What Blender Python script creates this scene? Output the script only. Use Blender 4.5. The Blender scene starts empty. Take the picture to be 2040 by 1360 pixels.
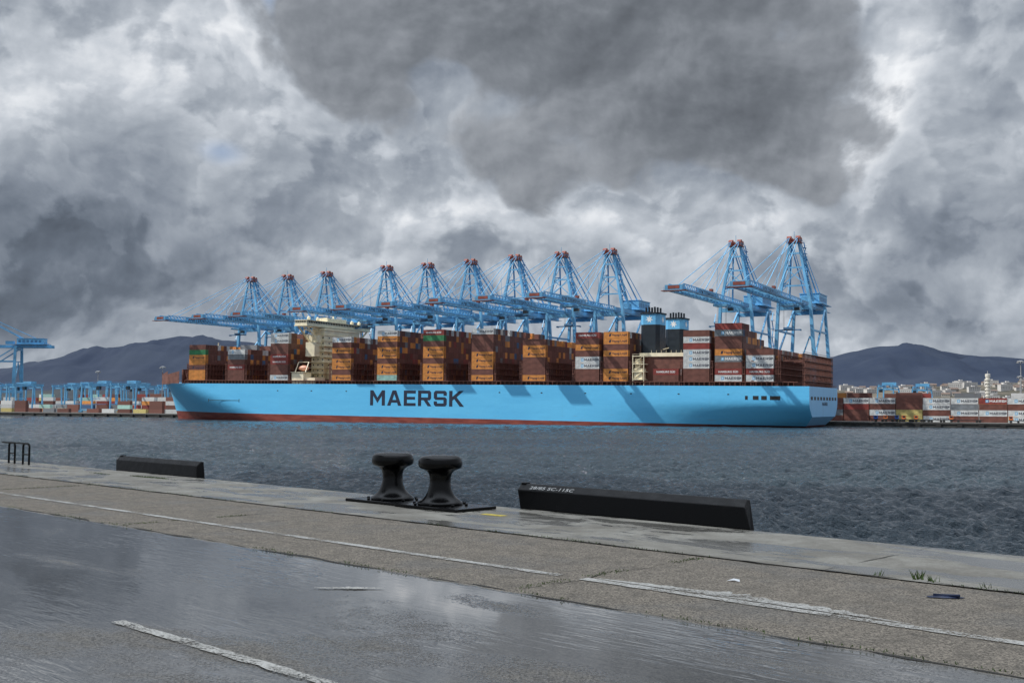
import bpy, bmesh, math, random
import numpy as np
from mathutils import Vector, Matrix, Quaternion, noise as mn
random.seed(7)
R=math.radians
sc=bpy.context.scene
COL=sc.collection
# ------------------------------------------------------------------ survey constants (metres)
F=2210.0; CAMZ=9.46; QZ=7.76; FQZ=2.2
TH=R(27.57); C_,S_=math.cos(TH),math.sin(TH)
XS,ZS=127.3,475.5
MQ=Matrix.Translation((XS-399*C_,ZS+399*S_,0))@Matrix.Rotation(-TH,4,'Z')      # far quay frame
TILT=math.atan(3.2/399)
MS=MQ@Matrix.Rotation(TILT,4,'Y')                                             # ship frame (trimmed by the stern)
def SX(px,Y=0.0):
    a=(px-1020)/F
    return 399-(XS+S_*Y-a*(ZS+C_*Y))/(C_+a*S_)
# near quay frame: x along the edge, y outward over the water
E=Vector((.718,-.695,0)).normalized(); NN=Vector((-.695,-.718,0)).normalized()
MN=Matrix(((E.x,-NN.x,0,-6.9),(E.y,-NN.y,0,25.05),(0,0,1,QZ),(0,0,0,1)))      # local y=-d (d = distance inland)

# ------------------------------------------------------------------ node helpers
def newmat(name):
    m=bpy.data.materials.new(name); m.use_nodes=True
    nt=m.node_tree; b=nt.nodes['Principled BSDF']
    return m,nt,b
class NT:
    def __init__(s,nt): s.nt=nt
    def n(s,t,**kw):
        nd=s.nt.nodes.new(t)
        for k,v in kw.items(): setattr(nd,k,v)
        return nd
    def set(s,sock,v):
        if isinstance(v,bpy.types.NodeSocket): s.nt.links.new(v,sock)
        else: sock.default_value=v
    def math(s,op,a,b=None,c=None,clamp=False):
        nd=s.n('ShaderNodeMath',operation=op); nd.use_clamp=clamp
        s.set(nd.inputs[0],a)
        if b is not None: s.set(nd.inputs[1],b)
        if c is not None: s.set(nd.inputs[2],c)
        return nd.outputs[0]
    def lerp(s,a,b,f):
        return s.math('ADD',a,s.math('MULTIPLY',s.math('SUBTRACT',b,a),f))
    def mapr(s,v,a,b,c=0.,d=1.,smooth=True):
        nd=s.n('ShaderNodeMapRange'); nd.interpolation_type='SMOOTHSTEP' if smooth else 'LINEAR'
        s.set(nd.inputs[0],v)
        for i,x in enumerate((a,b,c,d)): s.set(nd.inputs[i+1],x)
        return nd.outputs[0]
    def noise(s,vec,scale,detail=4,rough=.5,dist=0.,dim='3D'):
        nd=s.n('ShaderNodeTexNoise'); nd.noise_dimensions=dim
        s.set(nd.inputs['Vector'],vec); s.set(nd.inputs['Scale'],scale); s.set(nd.inputs['Detail'],detail)
        s.set(nd.inputs['Roughness'],rough); s.set(nd.inputs['Distortion'],dist)
        return nd.outputs['Fac']
    def vec(s,x,y,z=0.):
        nd=s.n('ShaderNodeCombineXYZ')
        for i,v in enumerate((x,y,z)): s.set(nd.inputs[i],v)
        return nd.outputs[0]
    def sep(s,v):
        nd=s.n('ShaderNodeSeparateXYZ'); s.set(nd.inputs[0],v); return nd.outputs
    def mapping(s,v,scale=(1,1,1),rot=(0,0,0),loc=(0,0,0)):
        nd=s.n('ShaderNodeMapping'); s.set(nd.inputs[0],v)
        nd.inputs['Scale'].default_value=scale; nd.inputs['Rotation'].default_value=rot; nd.inputs['Location'].default_value=loc
        return nd.outputs[0]
    def mix(s,f,a,b):
        nd=s.n('ShaderNodeMix',data_type='RGBA'); s.set(nd.inputs[0],f)
        for i,v in ((6,a),(7,b)):
            if isinstance(v,tuple) and len(v)==3: v=(*v,1)
            s.set(nd.inputs[i],v)
        return nd.outputs[2]
    def ramp(s,f,stops):
        nd=s.n('ShaderNodeValToRGB'); s.set(nd.inputs[0],f)
        el=nd.color_ramp.elements
        while len(el)<len(stops): el.new(.5)
        for e,(p,c) in zip(el,stops): e.position=p; e.color=(*c,1)
        return nd.outputs[0]
    def bump(s,h,strength=1.,dist=.01,normal=None):
        nd=s.n('ShaderNodeBump'); s.set(nd.inputs['Height'],h); s.set(nd.inputs['Strength'],strength); s.set(nd.inputs['Distance'],dist)
        if normal is not None: s.set(nd.inputs['Normal'],normal)
        return nd.outputs[0]
def paint(name,col,rough=.5,var=.25,scale=.5,metal=0.,rust=0.,bump=0.):
    m,nt,b=newmat(name); g=NT(nt)
    tc=g.n('ShaderNodeTexCoord').outputs['Object']
    n1=g.noise(tc,scale,6,.6)
    dk=tuple(c*(1-var) for c in col); lt=tuple(min(1,c*(1+var*.6)) for c in col)
    c=g.mix(g.mapr(n1,.3,.7),dk,lt)
    if rust>0:
        st=g.mapping(tc,scale=(1.2,1.2,.12))
        n2=g.noise(st,scale*2.5,6,.65)
        c=g.mix(g.mapr(n2,.62-.1*rust,.8,0,rust),c,(.16,.07,.035))
    g.set(b.inputs['Base Color'],c)
    g.set(b.inputs['Roughness'],g.mapr(n1,.2,.8,max(0.05,rough-.1),min(1,rough+.12)))
    b.inputs['Metallic'].default_value=metal
    if bump>0: g.set(b.inputs['Normal'],g.bump(g.noise(tc,scale*20,4,.6),1,bump))
    return m
# ------------------------------------------------------------------ mesh builder
class MB:
    def __init__(s): s.v=[];s.f=[];s.m=[]
    def add(s,vs,fs,mi=0):
        o=len(s.v); s.v+=[tuple(v) for v in vs]; s.f+=[tuple(i+o for i in f) for f in fs]; s.m+=[mi]*len(fs)
    def box(s,x0,y0,z0,x1,y1,z1,mi=0):
        s.add([(x0,y0,z0),(x1,y0,z0),(x1,y1,z0),(x0,y1,z0),(x0,y0,z1),(x1,y0,z1),(x1,y1,z1),(x0,y1,z1)],
              [(0,3,2,1),(4,5,6,7),(0,1,5,4),(1,2,6,5),(2,3,7,6),(3,0,4,7)],mi)
    def beam(s,p,q,w,h=None,mi=0,w2=None):
        h=h or w; p=Vector(p);q=Vector(q); d=(q-p).normalized()
        up=Vector((0,0,1)) if abs(d.z)<.95 else Vector((0,1,0))
        a=d.cross(up).normalized(); u=a.cross(d).normalized()
        k=(w2/w) if w2 else 1
        vs=[]
        for c,kk in((p,1),(q,k)):
            for sa,su in((-1,-1),(1,-1),(1,1),(-1,1)): vs.append(c+a*(sa*w/2*kk)+u*(su*h/2*kk))
        s.add(vs,[(0,1,2,3),(4,7,6,5),(0,4,5,1),(1,5,6,2),(2,6,7,3),(3,7,4,0)],mi)
    def cyl(s,p,q,r,n=8,mi=0,r2=None):
        r2=r if r2 is None else r2
        p=Vector(p);q=Vector(q); d=(q-p).normalized()
        up=Vector((0,0,1)) if abs(d.z)<.95 else Vector((0,1,0))
        a=d.cross(up).normalized(); u=a.cross(d).normalized()
        vs=[]
        for c,rr in((p,r),(q,r2)):
            for i in range(n):
                t=2*math.pi*i/n; vs.append(c+a*(rr*math.cos(t))+u*(rr*math.sin(t)))
        fs=[(i,(i+1)%n,n+(i+1)%n,n+i) for i in range(n)]+[tuple(range(n))[::-1],tuple(range(n,2*n))]
        s.add(vs,fs,mi)
    def lathe(s,prof,n=32,cx=0,cy=0,cz=0,mi=0,sx=1,sy=1):
        vs=[]
        for r,z in prof:
            for i in range(n):
                t=2*math.pi*i/n; vs.append((cx+r*math.cos(t)*sx,cy+r*math.sin(t)*sy,cz+z))
        fs=[]
        for k in range(len(prof)-1):
            for i in range(n): fs.append((k*n+i,k*n+(i+1)%n,(k+1)*n+(i+1)%n,(k+1)*n+i))
        fs.append(tuple(range((len(prof)-1)*n,len(prof)*n)))
        s.add(vs,fs,mi)
    def mesh(s,name,mats,smooth=False):
        me=bpy.data.meshes.new(name); me.from_pydata(s.v,[],s.f)
        for m in mats: me.materials.append(m)
        if len(mats)>1: me.polygons.foreach_set('material_index',s.m)
        me.update()
        bm=bmesh.new(); bm.from_mesh(me); bmesh.ops.recalc_face_normals(bm,faces=bm.faces); bm.to_mesh(me); bm.free()
        if smooth: me.polygons.foreach_set('use_smooth',[True]*len(me.polygons))
        return me
def put(name,me,mat=None,parent=None,label=None,cat=None,group=None,kind=None):
    o=bpy.data.objects.new(name,me); COL.objects.link(o)
    if parent: o.parent=parent
    if mat is not None:
        if parent: o.matrix_local=mat
        else: o.matrix_world=mat
    if label: o['label']=label
    if cat: o['category']=cat
    if group: o['group']=group
    if kind: o['kind']=kind
    return o
T=lambda x,y,z=0: Matrix.Translation((x,y,z))
RX90=Matrix.Rotation(R(90),4,'X')
AFT=Matrix(((0,0,1,0),(1,0,0,0),(0,1,0,0),(0,0,0,1)))
# ------------------------------------------------------------------ lettering
GL={'M':(1.15,[[(0,0),(.24,0),(.24,1),(0,1)],[(.91,0),(1.15,0),(1.15,1),(.91,1)],[(.24,1),(.24,.64),(.575,.16),(.575,.52)],[(.91,1),(.575,.52),(.575,.16),(.91,.64)]]),
'A':(1.1,[[(0,0),(.26,0),(.55,.76),(.55,1),(.41,1)],[(1.1,0),(.69,1),(.55,1),(.55,.76),(.84,0)],[(.336,.2),(.764,.2),(.695,.38),(.405,.38)]]),
'E':(.9,[[(0,0),(.24,0),(.24,1),(0,1)],[(.24,0),(.9,0),(.9,.19),(.24,.19)],[(.24,.41),(.85,.41),(.85,.59),(.24,.59)],[(.24,.81),(.9,.81),(.9,1),(.24,1)]]),
'R':(1.0,[[(0,0),(.24,0),(.24,1),(0,1)],[(.24,.81),(.72,.81),(.72,1),(.24,1)],[(.24,.38),(.72,.38),(.72,.56),(.24,.56)],[(.72,.81),(.72,1),(.86,1),(.97,.89),(.97,.49),(.86,.38),(.72,.38),(.72,.56),(.74,.58),(.74,.79)],[(.42,.38),(.70,.38),(1.0,0),(.72,0)]]),
'S':(.95,[[(.95,.68),(.95,.88),(.83,1),(.12,1),(0,.88),(0,.53),(.12,.41),(.71,.41),(.71,.19),(.24,.19),(.24,.32),(0,.32),(0,.12),(.12,0),(.83,0),(.95,.12),(.95,.47),(.83,.59),(.24,.59),(.24,.81),(.71,.81),(.71,.68)]]),
'K':(1.08,[[(0,0),(.24,0),(.24,1),(0,1)],[(.24,.38),(.24,.62),(.72,1),(1.04,1),(.54,.59),(1.08,0),(.77,0),(.37,.47)]])}
def block(mb,word,x,y,h,wx=1.,gap=.17,mi=0,z=0):
    from mathutils.geometry import tessellate_polygon
    for ch in word:
        w,polys=GL[ch]
        for p in polys:
            pts=[Vector((x+a*h*wx,y+b*h,z)) for a,b in p]
            mb.add(pts,[tuple(t) for t in tessellate_polygon([pts])],mi)
        x+=(w+gap)*h*wx
    return x
def flatmesh(mb,name,mats):
    me=bpy.data.meshes.new(name); me.from_pydata(mb.v,[],mb.f)
    for m in mats: me.materials.append(m)
    if len(mats)>1: me.polygons.foreach_set('material_index',mb.m)
    bm=bmesh.new(); bm.from_mesh(me)
    for f in bm.faces:
        f.normal_update()
        if f.normal.z<0: f.normal_flip()
    bm.to_mesh(me); bm.free(); return me
def star(mb,cx,cy,r,mi,z=.0,n=7):
    vs=[(cx,cy,z)]
    for i in range(2*n):
        rr=r if i%2==0 else r*.42; t=math.pi/2+math.pi*i/n
        vs.append((cx+rr*math.cos(t),cy+rr*math.sin(t),z))
    mb.add(vs,[(0,i+1,(i+1)%(2*n)+1) for i in range(2*n)],mi)
def textmesh(body,size,mat,off=.0,sx=1.):
    cu=bpy.data.curves.new('lettering','FONT'); cu.body=body; cu.size=size; cu.offset=off; cu.fill_mode='FRONT'
    cu.dimensions='2D'; cu.space_character=1.05
    o=bpy.data.objects.new('tmp',cu); COL.objects.link(o)
    dg=bpy.context.evaluated_depsgraph_get(); me=bpy.data.meshes.new_from_object(o.evaluated_get(dg))
    bpy.data.objects.remove(o)
    me.materials.clear(); me.materials.append(mat)
    for v in me.vertices: v.co.x*=sx
    me.update(); return me
# ------------------------------------------------------------------ materials
NAVY=paint('navy_paint',(.012,.02,.05),.5,.15)
WHITE=paint('white_paint',(.75,.76,.76),.5,.12)
CREAM=paint('cream_paint',(.84,.76,.56),.5,.12,.3,rust=.2)
BROWN=paint('brown_deck_paint',(.15,.06,.045),.6,.35,.4,rust=.25)
DARK=paint('dark_steel',(.02,.022,.026),.5,.3,1)
GLASS=paint('dark_glass',(.02,.03,.04),.1,.1)
CRBLUE=paint('crane_blue',(.13,.38,.62),.45,.28,.12,rust=.3)
CRDARK=paint('crane_dark_blue',(.06,.17,.32),.5,.2,.2)  # darker blue for spreaders and machinery house panels
CRRED=paint('red_oxide',(.22,.055,.038),.6,.3,.4)
BOATP=paint('lifeboat_paint',(.62,.30,.20),.5,.1)
ORANGE=paint('orange_cab_paint',(.75,.2,.05),.5,.1)
YEL=paint('yellow_paint',(.65,.5,.06),.7,.4,8)
RUBBER=paint('tyre_rubber',(.02,.02,.02),.8,.2)
BLUECAB=paint('blue_cab',(.03,.12,.5),.4,.2)
def hullmat():
    m,nt,b=newmat('hull_paint'); g=NT(nt)
    tc=g.n('ShaderNodeTexCoord').outputs['Object']; x,y,z=g.sep(tc)
    big=g.noise(g.mapping(tc,scale=(.03,.03,.15)),1.,5,.6)
    streak=g.noise(g.mapping(tc,scale=(.9,.9,.03)),1.,6,.65)
    blue=g.mix(g.mapr(big,.3,.7),(.11,.50,.85),(.13,.55,.90))
    blue=g.mix(g.mapr(streak,.55,.85,0,.22),blue,(.10,.26,.42))
    seam=g.math('ABSOLUTE',g.math('SUBTRACT',g.math('FRACT',g.math('DIVIDE',z,3.1)),.5))
    blue=g.mix(g.mapr(seam,.02,.0,0,.12,False),blue,(.05,.2,.36))
    rs=g.noise(g.mapping(tc,scale=(.6,.6,.05),loc=(5,0,3)),1.,8,.7)
    blue=g.mix(g.mapr(rs,.66,.76,0,.55),blue,(.28,.15,.08))
    scuff=g.noise(g.mapping(tc,scale=(.08,.08,1.6),loc=(1,2,9)),1.,7,.7)
    low=g.mapr(z,10,3.9)
    blue=g.mix(g.math('MULTIPLY',g.mapr(scuff,.58,.7),g.math('MULTIPLY',low,.65)),blue,(.30,.22,.14))
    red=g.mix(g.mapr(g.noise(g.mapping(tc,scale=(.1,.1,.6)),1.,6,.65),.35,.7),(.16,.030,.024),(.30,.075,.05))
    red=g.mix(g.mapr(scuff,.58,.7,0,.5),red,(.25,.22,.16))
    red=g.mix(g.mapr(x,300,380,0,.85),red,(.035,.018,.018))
    lim=g.mapr(x,0,399,4.9,3.9,False)
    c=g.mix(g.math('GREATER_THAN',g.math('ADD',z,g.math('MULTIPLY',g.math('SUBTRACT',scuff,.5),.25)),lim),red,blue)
    g.set(b.inputs['Base Color'],c); b.inputs['Roughness'].default_value=.42
    g.set(b.inputs['Normal'],g.bump(g.noise(g.mapping(tc,scale=(.25,.25,.35)),1.,3,.5),.5,.15))
    return m
HULL=hullmat()
# ------------------------------------------------------------------ container
CC={'BR':((.17,.068,.052),'brown'),'O':((.66,.27,.065),'orange'),'G':((.62,.64,.64),'light grey'),'R':((.26,.05,.042),'red'),
    'GN':((.04,.22,.09),'green'),'T':((.32,.52,.47),'pale teal'),'Y':((.50,.42,.16),'yellow'),'DG':((.20,.22,.24),'dark grey'),'BL':((.05,.13,.27),'blue')}
CM={k:paint('container_paint_'+v[1].replace(' ','_'),v[0],.55,.28,.35,rust=.4) for k,v in CC.items()}
CL,CW,CH=12.19,2.44,2.84
def contmesh(k):
    mb=MB(); n=34; L0,L1=.18,CL-.18
    for y,sg in((0.,1),(CW,-1)):
        pts=[]; st=(L1-L0)/n
        for i in range(n):
            x=L0+i*st
            pts+=[(x,.07),(x+st*.25,.07),(x+st*.4,.02),(x+st*.85,.02)]
        pts.append((L1,.07))
        vs=[]
        for x,d in pts: vs+=[(x,y+sg*d,.16),(x,y+sg*d,CH-.12)]
        mb.add(vs,[(2*i,2*i+2,2*i+3,2*i+1) for i in range(len(pts)-1)])
    mb.add([(0.05,.05,CH-.04),(CL-.05,.05,CH-.04),(CL-.05,CW-.05,CH-.04),(.05,CW-.05,CH-.04)],[(0,1,2,3)])
    mb.add([(0.05,.05,.06),(CL-.05,.05,.06),(CL-.05,CW-.05,.06),(.05,CW-.05,.06)],[(0,1,2,3)])
    mb.add([(.06,.1,.1),(.06,CW-.1,.1),(.06,CW-.1,CH-.1),(.06,.1,CH-.1)],[(0,1,2,3)])
    for x in(0,CL-.18):
        for y in(0,CW-.16): mb.box(x,y,0,x+.18,y+.16,CH)
    for y in(0,CW-.12):
        mb.box(.18,y,0,CL-.18,y+.12,.16); mb.box(.18,y,CH-.12,CL-.18,y+.12,CH)
    for x in(0,CL-.12):
        mb.box(x,.16,0,x+.12,CW-.16,.16); mb.box(x,.16,CH-.14,x+.12,CW-.16,CH)
    mb.box(CL-.12,.16,.16,CL-.08,CW/2-.01,CH-.14); mb.box(CL-.12,CW/2+.01,.16,CL-.08,CW-.16,CH-.14)
    for y in(.42,.92,1.5,2.0): mb.cyl((CL-.05,y,.1),(CL-.05,y,CH-.08),.025,5,1)
    for y in(.42,.92,1.5,2.0): mb.box(CL-.06,y-.1,.9,CL-.03,y+.1,1.0,1)
    return mb.mesh('shipping_container',[CM[k],DARK if k not in('G',) else CM['DG']])
CMESH={k:contmesh(k) for k in CC}
LBL=paint('logo_blue',(.14,.42,.68),.5,.05)
def maersk_logo(mt):
    mb=MB(); block(mb,'MAERSK',4.6,.8,1.15,1.0,.14); mb.add([(2.9,.7,0),(4.2,.7,0),(4.2,2.05,0),(2.9,2.05,0)],[(0,1,2,3)],1); star(mb,3.55,1.38,.55,2,.004)
    return flatmesh(mb,'lettering',[mt,LBL,WHITE])
LT_M=maersk_logo(NAVY); LT_MW=maersk_logo(WHITE)
LT_H=textmesh('Hapag-Lloyd',1.35,NAVY,.03,1.05)
for v in LT_H.vertices: v.co.x+=4.2; v.co.y+=.95
bmx=bmesh.new(); bmx.from_mesh(LT_H)
q=[bmx.verts.new(p) for p in((2.6,.7,0),(3.5,.7,0),(3.9,2.0,0),(3.0,2.0,0))]; bmx.faces.new(q); bmx.to_mesh(LT_H); bmx.free()
LT_S=textmesh('HAMBURG SÜD',1.25,WHITE,.03,1.0)
for v in LT_S.vertices: v.co.x+=1.6; v.co.y+=.95
individual=[0]
def container(M,k,txt,where,group):
    o=put('shipping_container',CMESH[k],M,label=f"{CC[k][1]} corrugated steel container {where}",cat='shipping container',group=group)
    me={'M':LT_M,'m':LT_MW,'H':LT_H,'S':LT_S}.get(txt)
    if me: put('lettering',me,T(0,.005,0)@RX90,parent=o)
    individual[0]+=1
SV=[];SF=[];SC=[]
def stuffbox(M,k,door=True,L=CL):
    o=len(SV)
    for z in(0,CH):
        for x,y in((0,0),(L,0),(L,CW),(0,CW)): SV.append(M@Vector((x,y,z)))
    col=CC[k][0]; j=random.uniform(.65,1.15); col=tuple(min(1,c*j) for c in col)
    for f in((4,5,6,7),(0,1,5,4),(1,2,6,5),(2,3,7,6),(3,0,4,7)):
        SF.append(tuple(i+o for i in f)); SC.append(col)
    if door:
        for y in(.3,1.18,2.05):
            o=len(SV); w=.09
            for z in(.1,CH-.1):
                SV.append(M@Vector((L+.04,y,z))); SV.append(M@Vector((L+.04,y+w,z)))
            SF.append((o,o+1,o+3,o+2)); SC.append((.03,.02,.02))
# ------------------------------------------------------------------ SHIP
ship=put('container_ship',None,MS,label='long light blue container ship moored at the terminal quay',cat='container ship')
B=29.5; DK=21.2
def hw(X,z,xs):
    Le=48+52*max(0,1-z/DK)**1.1
    p=2.4-.9*max(0,min(1,1-z/DK))
    u=max(0,min(1,(X-xs)/Le)); w=B*(1-(1-u)**p)
    if X>285:
        q=(X-285)/114; zz=max(0,1-max(0,z)/13)
        w*=1-.56*q*q*zz**1.2
    return w
zl=[-3,0,1,2,3,3.9,5,6.5,8,10,12,14,16,18,19.6,20.6,DK]
us=[i/60*.3 for i in range(60)]+[.3+.35*i/12 for i in range(12)]+[.65+.35*i/40 for i in range(41)]
mb=MB(); nv=len(us); near=[];far=[]
for zi,z in enumerate(zl):
    xs=9.5*max(0,1-z/DK)**.85 ; xt=399-(7*((8-z)/8) if z<8 else 0)
    for u in us:
        X=xs+(xt-xs)*u; sh=1.3*max(0,1-X/26) if z>15 else 0
        w=hw(X,z,xs); near.append((X,B-w,z+sh*(z-15)/6.2 if sh else z)); far.append((X,B+w,z+sh*(z-15)/6.2 if sh else z))
nN=len(near); fs=[]
for zi in range(len(zl)-1):
    for i in range(nv-1):
        a=zi*nv+i; fs.append((a,a+1,a+nv+1,a+nv)); fs.append((nN+a,nN+a+nv,nN+a+nv+1,nN+a+1))
mb.add(near+far,fs)
put('hull',mb.mesh('hull',[HULL],True),Matrix(),parent=ship)
mb=MB(); k=(len(zl)-1)*nv
vs=[near[k+i] for i in range(nv)]+[far[k+i] for i in range(nv)]
mb.add([(v[0],v[1],v[2]-.35) for v in vs],[(i,i+1,nv+i+1,nv+i) for i in range(nv-1)])
put('deck',mb.mesh('deck',[BROWN]),Matrix(),parent=ship)
def transom_mat():
    m,nt,b=newmat('transom_paint'); g=NT(nt)
    tc=g.n('ShaderNodeTexCoord').outputs['Object']; x,y,z=g.sep(tc)
    n=g.noise(g.mapping(tc,scale=(.5,.5,.06)),1.,6,.6)
    c=g.mix(g.mapr(n,.5,.8,0,.4),(.22,.50,.78),(.12,.25,.38))
    c=g.mix(g.math('GREATER_THAN',z,4.1),(.1,.02,.02),c)
    g.set(b.inputs['Base Color'],c); b.inputs['Roughness'].default_value=.45; return m
mb=MB(); vs=[];fs=[]
for zi in range(len(zl)):
    a=near[zi*nv+nv-1];c=far[zi*nv+nv-1]; vs+=[a,c]
for zi in range(len(zl)-1): fs.append((2*zi,2*zi+1,2*zi+3,2*zi+2))
mb.add(vs,fs)
put('transom',mb.mesh('transom',[transom_mat()]),Matrix(),parent=ship)
def part(name,mat,*boxes):
    mb=MB()
    for b in boxes: mb.box(*b)
    return put(name,mb.mesh(name,[mat]),Matrix(),parent=ship)
for i in range(9): part('mooring_opening',DARK,(399.01,3+i*6.2,15.4,399.06,6.6+i*6.2,16.8))
for x0,x1 in((371,372.2),(374.5,377),(378.2,380.6),(382,386.5)): part('mooring_opening',DARK,(x0,-.06,15.2,x1,-.01,16.9))
part('hull_marking',DARK,(61,-.03,11.6,83,-.005,11.9),(60.6,-.03,10.8,61,-.005,12.6),(83,-.03,10.8,83.4,-.005,12.6))
for x in range(110,380,23): part('drain_opening',DARK,(x,-.03,17.2,x+.9,-.005,17.7))
xA=SX(738); xB=SX(925)
mb=MB(); e=block(mb,'MAERSK',0,0,1,1,.17); 
me=flatmesh(mb,'lettering',[NAVY]); Lw=e-.17
for v in me.vertices: v.co.x*=(xB-xA)/Lw; v.co.y*=7.9
put('lettering',me,T(xA,-.03,10.2)@RX90,parent=ship)
mb=MB(); block(mb,'MAERSK',-4,0,1.5,1.1,.17)
put('lettering',flatmesh(mb,'lettering',[NAVY]),T(399.05,29.5,13.0)@AFT,parent=ship)
mb=MB(); mb.box(46,3.2,DK-.3,392,55.8,DK+1.9)
put('hatch_coaming',mb.mesh('hatch_coaming',[BROWN]),Matrix(),parent=ship)
mb=MB()
for i in range(150):
    x=42+i*2.35; mb.box(x,.15,DK-.3,x+.28,.5,DK+1.6)
mb.box(42,.1,DK+1.6,394,3.2,DK+1.95)
for zz in(.6,1.1):
    mb.cyl((2,29.5,DK+1.3+zz),(398.6,29.5,DK+zz),.03,4)
    mb.cyl((398.6,.3,DK+zz),(398.6,58.7,DK+zz),.05,4)
for i in range(30): mb.cyl((398.6,.3+i*2,DK-.3),(398.6,.3+i*2,DK+1.1),.05,4)
put('side_passage',mb.mesh('side_passage',[BROWN]),Matrix(),parent=ship)
mb=MB()
bx=[(6,20),(14,10.5),(24,5),(36,2)]
for (a,b),(c,d) in zip(bx[:-1],bx[1:]):
    mb.add([(a,b,DK-.3),(c,d,DK-.3),(c,d,DK+7.2),(a,b,DK+5.4)],[(0,1,2,3)]); mb.add([(a,59-b,DK-.3),(c,59-d,DK-.3),(c,59-d,DK+7.2),(a,59-b,DK+5.4)],[(0,1,2,3)])
mb.box(37,3,DK-.3,38,56,DK+8.2)
for i in range(8): mb.beam((38,4+i*7,DK+8),(42,4+i*7,DK),.4)
for y in(22,34): mb.box(22,y,DK,27,y+4,DK+2.4)
put('breakwater',mb.mesh('breakwater',[BROWN]),Matrix(),parent=ship)
mb=MB(); mb.beam((40,29.5,DK),(40,29.5,DK+25),1.1,1.1,w2=.45); mb.beam((45,27,DK+7),(40,29.5,DK+19),.3); mb.beam((45,32,DK+7),(40,29.5,DK+19),.3)
for z in(14,19,23): mb.box(39,28.3,DK+z,41,30.7,DK+z+.3)
put('foremast',mb.mesh('foremast',[CREAM]),Matrix(),parent=ship)
def lash(h):
    mb=MB()
    for j in range(24):
        y=.6+j*2.51
        mb.box(-.5,y-.16,DK,-.25,y+.16,DK+h); mb.box(.25,y-.16,DK,.5,y+.16,DK+h)
    z=2.2
    while z<h:
        mb.box(-.6,.3,DK+z,.6,58.7,DK+z+.28); mb.box(-.62,.3,DK+z+.95,-.56,58.7,DK+z+1.05); mb.box(.56,.3,DK+z+.95,.62,58.7,DK+z+1.05); z+=2.9
    for j in range(0,23,3):
        y=.6+j*2.51
        mb.beam((.3,y,DK+.5),(.3,y+2.51,DK+3),.14); mb.beam((.3,y+2.51,DK+3.2),(.3,y,DK+6),.14); mb.beam((.3,y,DK+6),(.3,y+2.51,DK+h-.2),.14)
    return mb.mesh('lashing_bridge',[BROWN])
LB=lash(11.2); LB2=lash(14.0)
STK=[(375,['O','O','BR','O','O','GN','BR'],'..h.h..'),
(452,['BR','BR','R','BR','DG','G'],'..S..m'),
(537,['G','BR','BR','R','R','BR','BR','G','G'],'M..SS..MM'),
(660,['O','BR','O','O','BR','O','BR','G'],'H.HH.H.M'),
(750,['T','O','O','BR','O','O','BR','O','G'],'.HH.HH.HM'),
(841,['O','O','O','BR','O','O','BR','GN','R'],'HHH.HH..S'),
(938,['O','BR','O','O','O','BR','BR','BR','G'],'H.HHH...M'),
(1040,['O','BR','BR','BR','O','O','BR'],'H...HH.'),
(1145,['BR','BR','G','G','BR','O','BR','R'],'..MM.H.S'),
(1201,['O','O','BR','BR','O','BR','O','O'],'HH..H.HH'),
(1300,['BR','R'],'.S'),
(1360,['BR','BR','G','G','G','R','G','BR'],'..MMM.M.'),
(1423,['G','R','BR','DG','O','BR','BR','DG','R'],'MS.mH..m.'),
(1485,['G','R','G','G','BR'],'MSMM.')]
BAG=['BR']*22+['R']*2+['DG']*2+['O']*3+['BL']
PITCH=2.88
lashx=[]
for si,(px,rows,tx) in enumerate(STK):
    x0=SX(px); zb=DK+2.0; ncol=23
    if px==1300: ncol=4
    else: lashx+= [x0-1.1, x0+CL+1.1]
    for j in range(ncol):
        n=len(rows)
        if j>0:
            n+=random.choice([0,0,0,-1]) if px not in(1423,) else -(j//5)
            if px==452 and j>3: n=len(rows)+ (1 if j%9<5 else 0)
        for r in range(max(1,n)):
            M=MS@T(x0,.35+j*2.535,zb+r*PITCH)
            if j==0:
                container(M,rows[r],tx[r].upper() if tx[r]=='h' else tx[r],'stacked at the ship side','containers stacked on the ship')
            else:
                kk=random.choice(BAG)
                if r==n-1 and random.random()<.3: kk=random.choice(['G','O','DG'])
                if r>=n-2 and j<=3 and individual[0]<215 : container(M,kk,'','near the top of a deck stack','containers stacked on the ship')
                else: stuffbox(M,kk)
lashx.append(145.2)
gaps=sorted(lashx)
for i,x in enumerate(gaps):
    if i and abs(x-gaps[i-1])<1.6: continue
    put('lashing_bridge',LB,T(x,0,0),parent=ship)
put('lashing_bridge',LB2,T(386,0,0),parent=ship)
put('lashing_bridge',LB,T(374.2,0,0),parent=ship); put('lashing_bridge',LB2,T(396.6,0,0),parent=ship)
mb=MB()
for y in (1.2,14,29,44,57.5): mb.beam((374,y,DK+10.9),(396,y,DK+11.1),.4,.5)
put('stern_walkway',mb.mesh('stern_walkway',[BROWN]),Matrix(),parent=ship)
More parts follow.
